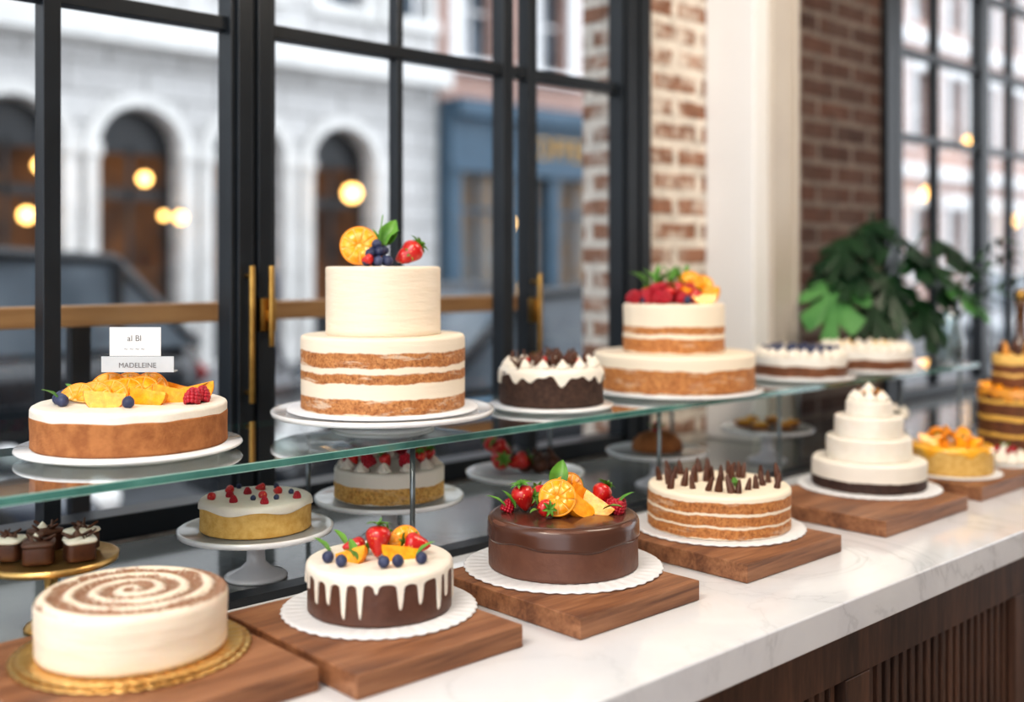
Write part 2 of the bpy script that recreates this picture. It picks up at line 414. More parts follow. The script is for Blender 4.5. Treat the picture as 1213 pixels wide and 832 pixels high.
def add_dollop(mb,loc,s=1,mat=None,rot=(0,0,0)):
    p=[(0,0),(.011*s,0),(.0135*s,.003*s),(.0128*s,.006*s),(.0105*s,.009*s),(.009*s,.0105*s),(.0075*s,.0135*s),(.0045*s,.0165*s),(.002*s,.0195*s),(0,.022*s)]
    def fn(th,r,z): return r*(1+.13*math.cos(7*(th+z/s*60))),z
    mb.add(g_lathe(p,42,fn),mat or WHITE,TM(loc,rot))
def add_shard(mb,loc,rot,L=.02,W=.006,mat=None):
    v,f=g_box(-W/2,W/2,-.001,.001,0,L); v=[(x*(1-.5*z/L),y+.25*z*z/L,z) for x,y,z in v]; mb.add((v,f),mat or DCHOC,TM(loc,rot))

def scallop(name,loc,R,mat=PAPER,n=44,parent=None):
    def fn(th,r,z): return (r+.0028*abs(math.sin(n*th/2)) if r>R*.9 else r),z+(.0006*math.cos(n*th) if r>R*.9 and z>.001 else 0)
    p=[(0,0),(R*.93,0),(R*.985,.0005),(R,.002),(R*.985,.0032),(R*.94,.0032),(R*.92,.003),(0,.003)]
    return one(name,g_lathe(p,n*8,fn),mat,parent,loc)
def stand(name,loc,R,h,foot=.055,stem=.014,mat=CERAM,rim=.008):
    p=[(0,0),(foot,0),(foot,.004),(foot*.9,.008),(foot*.5,.016),(stem*1.1,.026 if h>.05 else h*.4),(stem,h*.6),(stem*1.3,h*.8),(foot*.8,h-.010),(R*.95,h-.008),(R,h-.006),(R+.001,h+rim*.2),(R-.003,h+rim*.3),(R-.008,h),(0,h)]
    return one(name,g_lathe(p,96),mat,None,loc)
def flatplate(name,loc,R,h=.012,mat=CERAM):
    p=[(0,0),(R*.78,0),(R*.82,.002),(R*.84,h-.008),(R*.98,h-.006),(R,h-.003),(R*.99,h),(0,h)]
    return one(name,g_lathe(p,96),mat,None,loc)

# ================================================================ ROOM
CT=.9
one('floor',g_box(-1.5,8,-2.5,1.95,-.05,0),FLOORM,smooth=False)
one('ceiling',g_box(-1.5,8,-2.5,2.2,3.4,3.5),WALLP,smooth=False)
one('wall_front',g_box(-1.5,8,-2.6,-2.5,0,3.4),WALLP,smooth=False)
c=empty('display_counter',(0,0,0),0)
one('marble_top',g_box(-.4,6.5,.847,1.44,CT-.052,CT),MARB,c,smooth=False,bevel=.003)
one('case_base',g_box(-.4,6.5,1.475,1.915,CT-.052,CT),CASE,c,smooth=False)
one('case_track',g_box(-.4,6.5,1.44,1.475,CT-.052,CT+.012),BLACK,c,smooth=False)
mb=MB(); mb.box(-.4,6.5,.90,1.9,.08,CT-.052,DWOOD)
mb.box(-.4,6.5,.872,.90,.765,CT-.052,DWOOD); mb.box(-.4,6.5,.872,.90,.10,.19,DWOOD)
x=-.35
while x<6.4:
    mb.box(x,x+.07,.870,.90,.19,.765,DWOOD); k=x+.085
    while k<x+.60: mb.box(k,k+.014,.880,.90,.19,.765,DWOOD); k+=.028
    x+=.62
mb.box(-.4,6.5,.93,1.9,0,.08,BLACK)
mb.obj('fluted_walnut_front',c,smooth=False,bevel=.0015)

YW=1.95
w=MB()
w.box(-1.5,-.2,YW,YW+.25,0,3.4,BRICK1); w.box(-.2,2.336,YW,YW+.25,0,.9,BRICK1); w.box(-.2,2.336,YW,YW+.25,2.9,3.4,BRICK1)
w.box(2.336,2.75,YW,YW+.25,0,3.4,BRICK1)
w.box(2.75,3.62,YW,YW+.25,0,3.4,BRICK2); w.box(3.62,5.6,YW,YW+.25,0,.9,BRICK2); w.box(3.62,5.6,YW,YW+.25,2.9,3.4,BRICK2); w.box(5.6,8,YW,YW+.25,0,3.4,BRICK2)
w.obj('wall_back',smooth=False)
p=empty('trim_pilaster',(0,0,0),0)
q=MB(); q.box(2.591,2.815,1.78,YW-.001,.9005,3.4,PLASTER)
q.obj('shaft',p,smooth=False,bevel=.004)
q=MB(); q.box(2.660,2.813,1.772,1.7795,.9005,3.4,BEIGE); q.box(2.662,2.675,1.764,1.7719,.9005,3.4,BEIGE); q.box(2.78,2.793,1.764,1.7719,.9005,3.4,BEIGE)
q.obj('mouldings',p,smooth=False,bevel=.003)
def window(name,xs,zb,z0,z1,y):
    e=empty(name,(0,0,0),0); m=MB()
    for a,b_,d in xs:
        m.box(a,b_,y-d,y+.022,z0,z1,BLACK)
        if b_-a>.08:
            m.box(a+.012,a+(b_-a)/2-.006,y-d-.010,y-d,z0,z1,BLACK); m.box(a+(b_-a)/2+.006,b_-.012,y-d-.010,y-d,z0,z1,BLACK)
    xa,xb=xs[0][0],xs[-1][1]
    for z,t in zb: m.box(xa,xb,y-.015,y+.02,z-t/2,z+t/2,BLACK)
    m.box(xa,xb,y-.03,y+.04,z0,z0+.045,BLACK); m.box(xa,xb,y-.03,y+.04,z1-.06,z1,BLACK)
    m.obj('frame',e,smooth=False,bevel=.002)
    one('glass',([(xa,y+.01,z0),(xb,y+.01,z0),(xb,y+.01,z1),(xa,y+.01,z1)],[(0,1,2,3)]),WGLASS,e,smooth=False)
    return e
ZB3=[(1.878,.028),(2.195,.028),(2.51,.028)]
w1=window('window_1',[(-.2,-.14,.02),(.30,.33,.02),(.700,.731,.02),(1.055,1.155,.03),(1.476,1.492,.012),(1.79,1.825,.02),(1.875,1.905,.02),(2.215,2.335,.03)],ZB3,.9005,2.9,1.97)
window('window_2',[(3.621,3.76,.03),(4.06,4.08,.015),(4.43,4.50,.03),(4.75,4.77,.015),(5.1,5.16,.03),(5.5,5.6,.03)],ZB3,.9005,2.9,1.97)
def pull(name,x,z0,z1,y):
    m=MB(); m.add(g_tube([(x,y-.03,z0),(x,y-.03,z1)],.006,12),BRASS)
    for z in(z0+.02,z1-.02): m.add(g_tube([(x,y,z),(x,y-.03,z)],.005,10),BRASS)
    return m
m=pull('h',1.085,1.13,1.40,1.94); m.box(1.108,1.142,1.915,1.93,1.27,1.335,BRASS); m.add(g_tube([(1.125,1.905,1.24),(1.125,1.905,1.40)],.006,12),BRASS); m.box(1.119,1.131,1.905,1.93,1.29,1.31,BRASS)
m.obj('door_handle_brass',w1,bevel=.001)
m=pull('h',1.885,1.16,1.38,1.95); m.box(1.872,1.898,1.925,1.949,1.26,1.32,BRASS); m.obj('window_handle_brass',w1,bevel=.001)
one('outdoor_wooden_rail',g_box(-.6,2.25,2.28,2.33,1.272,1.316),woodmat('honey_rail_wood',(.38,.20,.08),(.46,.26,.11),(.27,.13,.05)),smooth=False,bevel=.004)
m=MB()
for x in(-.5,.9,2.2): m.box(x-.02,x+.02,2.29,2.32,-.1,1.2715,BLACK)
m.obj('rail_posts',smooth=False)

# glass shelf
s=empty('glass_display_shelf',(0,0,0),0); ZT=1.117;ZB=1.105
one('pane',([(.1,1.401,ZT),(3.17,1.401,ZT),(3.17,1.77,ZT),(.1,1.77,ZT)],[(0,1,2,3)]),SGLASS,s,smooth=False)
m=MB(); m.box(.1,3.17,1.398,1.401,ZB+.0015,ZT-.0012,SEDGE); m.box(.1,3.17,1.3985,1.403,ZT-.0012,ZT,SLIP); m.box(.1,3.17,1.3985,1.403,ZB,ZB+.0015,SLIP)
m.box(.1,3.17,1.767,1.77,ZB,ZT-.0002,SEDGE); m.box(.1,.103,1.403,1.767,ZB,ZT-.0002,SEDGE); m.box(3.167,3.17,1.403,1.767,ZB,ZT-.0002,SEDGE)
m.obj('polished_edge',s,smooth=False)
m=MB()
for x in(.35,1.105,1.74,2.175,2.75,3.1):
    for y in(1.425,1.74): m.add(g_tube([(x,y,CT+.0005),(x,y,ZB)],.0045,12),STEEL); m.add(g_tube([(x,y,CT+.0005),(x,y,CT+.004)],.012,16),STEEL); m.add(g_tube([(x,y,ZB-.004),(x,y,ZT-.001)],.009,16),STEEL)
m.obj('support_posts',s)

# ================================================================ BOARDS
BZ=.93
for (x0,x1,y0,y1) in [(.40,.708,1.09,1.43),(.722,.985,1.035,1.345),(1.057,1.316,1.0,1.30),(1.437,1.72,1.0,1.29),(1.866,2.203,.995,1.30),(2.30,2.72,1.01,1.28),(2.76,3.06,1.03,1.31)]:
    cx,cy=(x0+x1)/2,(y0+y1)/2
    one('wooden_serving_board',g_box(x0-cx,x1-cx,y0-cy,y1-cy,-.0145,.015),WOOD,None,(cx,cy,CT+.015),smooth=False,bevel=.002)
PZ=BZ+.0040
# 1 cocoa swirl cake
scallop('gold_scalloped_cake_board',(.570,1.290,BZ+.0003),.139,GOLD,50)
scallop('gold_scalloped_cake_board',(.570,1.290,BZ+.0042),.131,GOLD,50)
e=empty('cocoa_swirl_cream_cake',(.570,1.290,PZ+.0043)); R,h=.112,.066
def sw(th,r,z):
    n=noise.noise(Vector((math.cos(th)*3,math.sin(th)*3,z*30)))*.0014
    if z>h-.0005:
        x,y=r*math.cos(th),r*math.sin(th); fr=(r*3.9/R-math.atan2(y,x)/(2*PI)+10)%1
        z=z+.0032*math.cos(2*PI*(fr))*min(1,(R-r)/.01)
    return r+n,z
one('body',g_lathe(cprof(R,h,.008,14,70),200,sw),swirlmat(h,R),e)
rd=random.Random(3)
# 2 drip cake
F=1.030; L2=(.863*F,1.184*F)
scallop('scalloped_cake_board',(*L2,BZ+.0003),.132)
e=empty('chocolate_drip_cake_with_fruit',(*L2,PZ)); R,h=.0985,.064
tier('body',R,h,CHOC,e)
drips=[];a=0
while a<2*PI-.15: drips.append((a,rd.uniform(.020,.032),rd.choice([.008,.016,.024,.032,.040,.028]))); a+=rd.uniform(.17,.34)
def dfn(th):
    base=.009+.0015*math.sin(5*th); d=base
    for a,w_,L in drips:
        q=(th-a+PI)%(2*PI)-PI
        d=max(d,base+L*math.exp(-abs(q/(w_*1.2))**3.6)+.005*math.exp(-(q/.07)**2))
    return min(d,h-.006)
one('white_drip_glaze',g_glaze(R,h,.0020,dfn,600,.006,14),WHITE,e)
t=MB(); z=h+.002
add_straw(t,(-.002,-.012,z+.002),(-.15,.1,.4),1.05)
add_straw(t,(.070,.004,z+.014),(-.3,-1.45,.2),.9)
add_straw(t,(-.052,.0,z+.013),(.2,1.6,.5),.8)
add_straw(t,(-.018,.028,z+.012),(.3,1.3,1.2),.8)
t.obj('strawberries',e)
t=MB(); add_wedge(t,(.030,-.012,z+.018),(.3,.15,.3),.027); add_wedge(t,(-.038,-.022,z+.016),(.2,-.35,-.4),.025); add_slice(t,(.032,.03,z+.014),(1.2,.2,.2),.022); t.obj('orange_wedges',e)
t=MB()
for x,y in[(-.045,-.050),(-.066,-.03),(.012,-.055),(.030,-.050),(.060,-.035),(.002,.045)]: add_blue(t,(x,y,z+.008),(rd.uniform(-.9,.2),rd.uniform(-.5,.5),0),.9)
t.obj('blueberries',e)
t=MB()
for x,y,r in[(-.066,-.01,1.2),(-.025,-.04,2.6),(-.03,-.03,.4),(.0,.01,.2),(.052,-.03,-1.2),(.04,.01,-.3),(-.05,.03,.9)]: add_leaf(t,(x,y,z+.006),(.7,0,r),.034,.014)
t.obj('mint_leaves',e)
# 3 ganache cake
F=1.034; L3=(1.185*F,1.157*F)
scallop('scalloped_cake_board',(*L3,BZ+.0003),.154)
e=empty('chocolate_ganache_cake_with_fruit',(*L3,PZ)); R,h=.117,.078
tier('body',R,h,pm('milk_chocolate_frosting',(.155,.068,.043),(.125,.053,.034),50,.45,bump=.4,bscale=150),e,w=.0012)
one('ganache',g_glaze(R,h,.0018,lambda th:.032+.003*math.sin(4*th+1)+.0015*math.sin(9*th),360,.010,8),GANACHE,e)
z=h+.002; t=MB()
add_straw(t,(-.058,-.005,z+.002),(.1,-.25,.3),1.05); add_straw(t,(-.028,.012,z+.012),(.3,1.2,2.2),.9); add_straw(t,(-.075,.02,z+.012),(1.2,.4,.8),.9); add_straw(t,(.052,.02,z+.004),(-.4,.5,0),.95); add_straw(t,(-.04,-.03,z+.014),(1.45,.1,.5),.8); t.obj('strawberries',e)
t=MB(); add_slice(t,(-.010,-.032,z+.028),(1.15,.1,-.15),.029,.010); add_wedge(t,(.028,-.02,z+.026),(-.1,.7,.3),.032); add_wedge(t,(.058,-.012,z+.022),(.1,.5,-.5),.028); add_slice(t,(.01,.03,z+.028),(1.5,.2,.6),.028); add_wedge(t,(.04,.020,z+.03),(.4,.6,.6),.028); t.obj('orange_slices',e)
t=MB()
for x,y in[(.076,.0),(.087,.012),(.070,.024),(.082,-.012),(-.090,.0)]: add_rasp(t,(x,y,z),(rd.uniform(-.4,.4),.4,0),1)
t.obj('raspberries',e)
t=MB(); add_leaf(t,(-.012,.018,z+.03),(1.25,.25,-.1),.050,.036,LEAF,.2)
for x,y,r,q in[(-.09,-.01,1.3,.5),(-.075,-.02,.9,.8),(-.05,.02,.5,1.0),(.07,.03,-.5,.9),(.06,-.03,-2.2,.3),(.085,.0,-1.2,.6),(-.035,-.045,2.6,.2),(.03,.04,-.1,1.1)]: add_leaf(t,(x,y,z+.01),(q,0,r),.036,.012)
t.obj('mint_leaves',e)
# 4 naked cake with choc cones
F=1.027; L4=(1.574*F,1.155*F)
scallop('scalloped_cake_board',(*L4,BZ+.0003),.152)
e=empty('naked_layer_cake_with_chocolate_cones',(*L4,PZ)); R,h=.127,.073
SPN=((.58,.26,.085),(.43,.165,.05)); CR=(.82,.72,.58)
tier('body',R,h,naked('naked_sponge_three_layers',h,[(.002,.019),(.023,.040),(.045,.063)],*SPN,CR,.0025),e,w=.0012,top=.001)
t=MB()
for k in range(24):
    a=2*PI*k/24+rd.uniform(-.12,.12); rr=rd.choice([.108,.092,.074])+rd.uniform(-.006,.006)
    add_cone(t,(rr*math.cos(a),rr*math.sin(a)*.95,h-.001),(rd.uniform(-.3,.3),rd.uniform(-.3,.3),0),rd.uniform(.8,1.1),CHOC if k%3==0 else None,rd.uniform(1.05,1.4))
for k in range(8): add_cone(t,(rd.uniform(-.05,.05),rd.uniform(-.0,.06),h-.001),(rd.uniform(-.2,.2),0,0),rd.uniform(.85,1.05),None,1.3)
t.obj('chocolate_cones',e)
t=MB()
for r in(0,1.6,3.4): add_leaf(t,(.02,-.055,h+.002),(.7,0,r),.026,.014)
t.obj('mint_leaves',e)
# 5 tiered white
F=1.035; L5=(2.07*F,1.142*F)
scallop('scalloped_cake_board',(*L5,BZ+.0003),.146)
e=empty('tiered_white_cake',(*L5,PZ))
tier('base_tier',.117,.058,naked('choc_base_white',.058,[(.0005,.022)],(.06,.026,.018),(.035,.015,.011),(.80,.75,.67),.001,.0),e,top=.001,w=.002)
z=.058
for nm,r,hh in(('second_tier',.088,.047),('third_tier',.070,.043),('top_tier',.048,.032)):
    tier(nm,r,hh,WHITE,e,z,.005,.0015,r*50); z+=hh
t=MB()
for k in range(7): a=2*PI*k/7; add_dollop(t,(.029*math.cos(a),.029*math.sin(a),z-.001),1.05)
add_dollop(t,(0,0,z+.008),1.4); t.obj('cream_dollops',e)
t=MB()
for k in range(14):
    a=rd.uniform(0,2*PI); add_shard(t,(.02*math.cos(a),.02*math.sin(a),z+.012),(rd.uniform(-.9,.9),rd.uniform(-.9,.9),a),.018,.005,CARAM if k%2 else DCHOC)
t.obj('caramel_shards',e)
# 6 yellow cake
scallop('scalloped_cake_board',(2.43,1.137,BZ+.0003),.108)
e=empty('lemon_cake_with_fruit',(2.43,1.137,PZ)); R,h=.09,.06
tier('body',R,h,YEL,e)
one('lemon_glaze',g_glaze(R,h,.002,lambda th:.012+.005*math.sin(7*th)+.004*math.sin(12*th),240,.006,6),YICE,e)
t=MB()
for k in range(9):
    a=2*PI*k/9; add_wedge(t,(.05*math.cos(a),.05*math.sin(a),h+.016),(rd.uniform(-.4,.4),rd.uniform(-.4,.4),a),.02)
for k in range(5): add_slice(t,(.03*math.cos(k*1.3),.03*math.sin(k*1.3),h+.022),(.9,.3,k*1.3),.018,.005)
for k in range(8): add_leaf(t,(.03*math.cos(k),.03*math.sin(k),h+.01),(.8,0,k*2),.03,.01)
t.obj('citrus_topping',e)
# pavlova
scallop('scalloped_cake_board',(2.63,1.10,BZ+.0003),.075)
e=empty('meringue_nest',(2.63,1.10,PZ)); t=MB()
for k in range(8): a=2*PI*k/8; add_dollop(t,(.038*math.cos(a),.038*math.sin(a),0),1.4)
add_dollop(t,(0,0,0),2.0); t.obj('meringue',e)
t=MB()
for k in range(4): add_rasp(t,(.02*math.cos(k*1.6),.02*math.sin(k*1.6),.022),(0,0,0),.7); add_leaf(t,(0,0,.03),(.6,0,k*1.7),.025,.01)
t.obj('raspberries_and_mint',e)
# 7 tall caramel cake
scallop('scalloped_cake_board',(2.89,1.17,BZ+.0003),.12)
e=empty('tall_caramel_layer_cake',(2.89,1.17,PZ))
CN=naked('caramel_sponge_layers',.15,[(.001,.03),(.04,.072),(.084,.115),(.124,.145)],(.20,.07,.025),(.10,.033,.014),(.82,.50,.11),.004,.1)
tier('base_tier',.10,.15,CN,e,w=.003); one('caramel_drip',g_glaze(.10,.15,.002,lambda th:.014+.010*abs(math.sin(9*th))+.006*math.sin(5*th),360,.006,8),CARAM,e)
tier('top_tier',.066,.085,naked('caramel_sponge_top',.085,[(.001,.03),(.038,.06)],(.24,.085,.03),(.13,.045,.018),(.80,.52,.16),.003,.1),e,.152,w=.002)
t=MB()
for k in range(9): a=2*PI*k/9; add_cone(t,(.045*math.cos(a),.045*math.sin(a),.236),(0,0,0),1.3,CARAM if k%2 else DCHOC)
for k in range(12): a=2*PI*k/12; add_wedge(t,(.085*math.cos(a),.085*math.sin(a),.162),(0,0,a),.014)
t.obj('caramel_topping',e)

# ================================================================ SHELF CAKES
F=1.035; La=(.682*F,1.55*F)
flatplate('round_cake_plate',(*La,ZT+.0005),.165,.014)
e=empty('citrus_topped_sponge_cake',(*La,ZT+.015)); R,h=.142,.060
tier('body',R,.048,SPONGE,e,b=.003,w=.0014)
tier('cream_layer',R-.001,.018,WHITE,e,.044,.006,.002,5,160,.001)
h=.062; t=MB()
# fanned half slices and peeled segments
for i,x in enumerate([-.072,-.050,-.028,-.006,.016]):
    add_slice(t,(x,-.030+.006*i,h+.004+.002*i),(.95,.10,-.25+.06*i),.030,.006,0,PI)
for i,x in enumerate([-.04,-.012,.018]):
    add_slice(t,(x,.018+.004*i,h+.012),(1.15,-.05,.15-.1*i),.031,.006,0,PI)
for x,y,rx,ry,rz in[(.038,-.038,.5,.1,-.25),(.068,-.012,.35,.25,.25),(-.065,.035,.3,.1,.3),(.058,.04,.2,.2,-.3),(.088,.022,.2,-.2,.4),(-.015,-.066,.3,.1,.1)]:
    add_wedge(t,(x,y,h+.022),(rx,ry,rz),.031)
t.obj('orange_segments',e)
t=MB()
for x,y in[(-.098,-.03),(-.088,-.045),(-.103,-.01),(-.080,-.058),(-.108,.02),(.022,-.075)]: add_blue(t,(x,y,h+.008),(rd.uniform(-1,0),0,0),1.0)
t.obj('blueberries',e)
t=MB()
for x,y in[(.102,-.035),(.109,-.01)]: add_rasp(t,(x,y,h),(-.4,0,0),1.2)
t.obj('raspberries',e)
t=MB()
for x,y,r in[(-.085,-.0,1),(-.09,-.05,2.4),(.09,.02,-1),(-.03,.03,.2)]: add_leaf(t,(x,y,h+.01),(.6,0,r),.03,.014)
t.obj('mint_leaves',e)
e=empty('cake_label_sign',(.716,1.610,0)); t=MB()
t.box(-.040,.038,-.001,.001,1.262,1.306,CARD); t.box(-.050,.060,-.008,-.006,1.238,1.262,CARD2); t.box(-.050,.060,-.006,.012,1.238,1.240,CARD2)
t.obj('card',e,smooth=False)
one('stick',g_tube([(.02,0,1.1945),(.016,0,1.240)],.0018,8),PITH,e)
def text(s,loc,size,mat,parent,rot=(PI/2,0,0),ext=.0002):
    cu=bpy.data.curves.new('lettering','FONT'); cu.body=s; cu.size=size; cu.extrude=ext; cu.align_x='CENTER'; cu.materials.append(mat)
    o=bpy.data.objects.new('lettering',cu); COL.objects.link(o); o.location=loc; o.rotation_euler=rot; o.parent=parent
text('al Bl',(-.002,-.0015,1.285),.013,INK,e); text('~ ~ ~ ~',(-.002,-.0015,1.270),.010,INK,e); text('MADELEINE',(.005,-.0085,1.245),.011,INK,e)
# b two tier ivory
stand('porcelain_cake_stand',(1.1375,1.55,ZT+.0005),.193,.032,.09,.05)
e=empty('two_tier_ivory_cake',(1.1375,1.55,ZT+.0340))
one('round_cake_card',g_lathe([(0,0),(.165,0),(.166,.002),(.165,.004),(0,.004)],96),PAPER,e)
tier('lower_tier',.1425,.126,naked('semi_naked_lower',.126,[(.001,.026),(.052,.068),(.078,.102)],(.54,.25,.09),(.38,.145,.045),(.80,.70,.57),.003,.5),e,.004,w=.0012)
tier('upper_tier',.10,.118,CREAM,e,.130,.005,.0008,3)
z=.248; t=MB()
add_straw(t,(.030,-.006,z+.006),(-.5,.75,0),1.2); add_straw(t,(.02,.02,z+.010),(1.2,-.2,1),.9); add_straw(t,(-.035,-.03,z+.010),(1.4,0,1.3),.55,False); t.obj('strawberries',e)
t=MB(); add_slice(t,(-.042,.0,z+.036),(1.45,.15,.1),.034,.007); add_slice(t,(-.028,.028,z+.030),(1.4,-.2,-.5),.030,.007); t.obj('orange_slices',e)
t=MB()
for x,y,zz in[(-.012,-.02,.009),(-.025,-.028,.009),(-.004,-.033,.009),(.006,-.018,.010),(-.017,-.016,.025),(-.004,-.02,.026),(-.01,-.014,.038),(.012,-.03,.009),(-.02,0,.02),(.0,0,.028),(-.02,-.024,.022)]: add_blue(t,(x,y,z+zz),(rd.uniform(-1.2,.2),rd.uniform(-.5,.5),0),1.0)
t.obj('blueberries',e)
t=MB(); add_leaf(t,(.0,.012,z+.035),(1.35,.35,-.15),.052,.040,LEAF,.25); add_leaf(t,(.005,.0,z+.035),(.9,.1,-1.1),.038,.024); add_leaf(t,(-.01,.01,z+.03),(1.2,0,.8),.04,.014)
t.add(g_tube([(-.01,.0,z),(-.008,0,z+.04),(-.001,0,z+.09)],.0011,6),LEAF); t.obj('leaves',e)
# c black forest
flatplate('round_cake_plate',(1.535,1.532,ZT+.0005),.124,.010)
e=empty('black_forest_cake',(1.535,1.532,ZT+.012)); R,h=.103,.068
tier('body',R,h,COCOA,e,w=.0035)
one('cream_topping',g_glaze(R-.004,h,.006,lambda th:.015+.006*math.sin(8*th)+.005*math.sin(13*th+1)+.004*math.sin(21*th),300,.006,8),WHITE,e)
t=MB()
for k in range(14): a=2*PI*k/14; add_dollop(t,(.085*math.cos(a),.085*math.sin(a),h+.004),.95)
t.obj('cream_rosettes',e); t=MB()
for k in range(44): add_shard(t,(rd.uniform(-.075,.075),rd.uniform(-.075,.075),h+.003),(rd.uniform(-.6,.6),rd.uniform(-.6,.6),rd.uniform(0,6)),rd.uniform(.024,.038),.009)
for k in range(4): add_straw(t,(.05*math.cos(k),.05*math.sin(k),h+.005),(.9,.1,k),.45,False)
for k in range(8): a=rd.uniform(0,6); add_cone(t,(.082*math.cos(a),.082*math.sin(a),h+.016),(.2,0,a),.7)
t.obj('chocolate_shards',e)
# d naked two tier
DX=(1.925,1.535)
flatplate('round_cake_plate',(*DX,ZT+.0005),.197,.012)
e=empty('two_tier_naked_cake',(*DX,ZT+.0135))
tier('lower_tier',.178,.078,naked('naked_lower',.078,[(.001,.050)],*SPN,CR,.004,.3),e,w=.0015)
tier('upper_tier',.112,.108,naked('naked_upper',.108,[(.004,.034),(.044,.060)],*SPN,CR,.003,.3),e,.078,w=.0015)
z=.187; t=MB()
for x,y,zz,rx,ry in[(-.055,-.02,.004,.2,.2),(-.02,-.05,.006,-.4,0),(.0,-.03,.02,-.5,.5),(-.05,.03,.006,.3,-.2),(.02,.03,.016,-.3,.3),(.03,-.05,.006,.5,.6)]: add_straw(t,(x,y,z+zz),(rx,ry,x*40),.75)
t.obj('strawberries',e); t=MB()
for k in range(16): a=2*PI*k/16; rr=rd.uniform(.05,.078); add_rasp(t,(rr*math.cos(a)-.02,rr*math.sin(a)*.8,z+rd.uniform(0,.006)),(rd.uniform(-.6,.6),rd.uniform(-.6,.6),0),1.3)
for k in range(8): add_rasp(t,(-.05+.012*k,-.03+.005*k,z+.02),(rd.uniform(-.6,.6),.3,0),1.3)
t.obj('raspberries',e); t=MB()
add_wedge(t,(.045,-.02,z+.028),(.2,.3,.4),.034); add_wedge(t,(.070,-.015,z+.026),(.1,-.4,-.5),.031); add_slice(t,(.04,.012,z+.038),(1.3,.3,.2),.033); add_slice(t,(.065,.02,z+.032),(1.2,.1,-.6),.030); add_wedge(t,(.06,-.05,z+.020),(0,0,.1),.028); t.obj('orange_wedges',e)
t=MB()
for k in range(20): add_leaf(t,(rd.uniform(-.06,.04),rd.uniform(-.02,.04),z+.035),(rd.uniform(.6,1.3),0,rd.uniform(-1.5,1.5)),.055,.016,LEAF,.4)
add_blue(t,(.02,-.07,z+.008)); add_blue(t,(-.07,-.04,z+.008)); t.obj('mint_leaves',e)
# e,f
for i,(x,y,R,nm) in enumerate([(2.380,1.50,.114,'blueberry_cream_cake'),(2.68,1.49,.122,'whipped_cream_cake')]):
    flatplate('round_cake_plate',(x,y,ZT+.0005),R+.022,.012)
    e=empty(nm,(x,y,ZT+.0135)); h=.046
    tier('body',R,h,naked('half_'+nm,h,[(.001,.026)],(.22,.085,.035),(.14,.05,.02),(.78,.75,.70),.003,.1),e,w=.002,top=.002)
    t=MB(); n=22
    for k in range(n): a=2*PI*k/n; add_dollop(t,((R-.016)*math.cos(a),(R-.016)*math.sin(a),h-.002),1.2,rot=(0,0,k))
    for k in range(n//2+2): a=2*PI*k/(n//2+2); add_dollop(t,((R-.045)*math.cos(a),(R-.045)*math.sin(a),h-.002),1.15)
    t.obj('cream_rosettes',e); t=MB()
    if i==0:
        for k in range(36): a=rd.uniform(0,6.3); rr=R*.85*math.sqrt(rd.random()); add_blue(t,(rr*math.cos(a),rr*math.sin(a),h+.018),(rd.uniform(-1,1),0,0),.95)
        t.obj('blueberries',e)
    else:
        for k in range(14): a=rd.uniform(0,6.3); rr=R*.6*math.sqrt(rd.random()); add_shard(t,(rr*math.cos(a),rr*math.sin(a),h+.005),(rd.uniform(-.9,.9),0,a),.02,.006,PITH)
        t.obj('white_chocolate_flakes',e)

# ================================================================ CASE INTERIOR
sA=(.893,1.560)
stand('porcelain_cake_stand',(*sA,CT+.0005),.122,.080,.05,.014)
e=empty('cream_topped_sponge_cake',(*sA,CT+.0815)); R,h=.0875,.046
tier('body',R,h,YEL,e); one('cream_top',g_glaze(R-.001,h,.003,lambda th:.009+.003*math.sin(6*th),200,.005,6),WHITE,e)
t=MB()
for k in range(15):
    a=k*2.4; rr=R*.85*math.sqrt((k+.5)/15)
    if k%3==0: add_straw(t,(rr*math.cos(a),rr*math.sin(a),h+.006),(1.5,0,a),.42,False)
    elif k%3==1: add_rasp(t,(rr*math.cos(a),rr*math.sin(a),h+.001),(0,0,0),.6)
    else: add_blue(t,(rr*math.cos(a),rr*math.sin(a),h+.006),(0,0,0),.5)
t.obj('berry_pieces',e)
sB=(1.195,1.61)
stand('porcelain_cake_stand',(*sB,CT+.0005),.135,.080,.055,.014)
e=empty('raspberry_cream_cake',(*sB,CT+.0815)); R,h=.10,.056
tier('body',R,h,naked('victoria_sponge',h,[(.001,.030)],(.74,.47,.15),(.60,.32,.08),(.80,.76,.68),.003,.2),e,w=.002)
t=MB()
for k in range(12): a=2*PI*k/12; add_dollop(t,(.08*math.cos(a),.08*math.sin(a),h-.002),1.0)
t.obj('cream_rosettes',e); t=MB()
for k in range(13): a=2*PI*k/13; (add_rasp if k%2 else add_straw)(t,(.07*math.cos(a),.07*math.sin(a),h+.008),(.5,.2,a),1.25 if k%2 else .65)
t.obj('raspberries',e)
stand('porcelain_cake_stand',(1.538,1.61,CT+.0005),.12,.080,.05,.014)
e=empty('strawberries_and_chocolates',(1.538,1.61,CT+.0815)); t=MB()
for x,y,rz in[(-.06,-.01,.3),(-.035,-.03,1.5),(-.07,.03,2.2),(-.04,.03,3.2)]: add_straw(t,(x,y,.016),(1.2,.2,rz),1.1)
for x,y in[(-.055,.005),(-.03,.0)]: add_straw(t,(x,y,.034),(.9,-.3,x*40),1.0)
t.obj('strawberries',e); t=MB()
for x,y in[(.0,-.02),(.03,-.03),(.055,-.01),(.02,.02),(.05,.03)]: t.add(g_sphere(.018,16,10,(1,1,.9)),DCHOC,TM((x,y,.017))); add_cone(t,(x,y,.03),(0,0,0),.6)
t.obj('chocolate_truffles',e)
stand('porcelain_cake_stand',(1.934,1.59,CT+.0005),.115,.080,.05,.014)
e=empty('caramel_dome_cake',(1.934,1.59,CT+.0815)); t=MB()
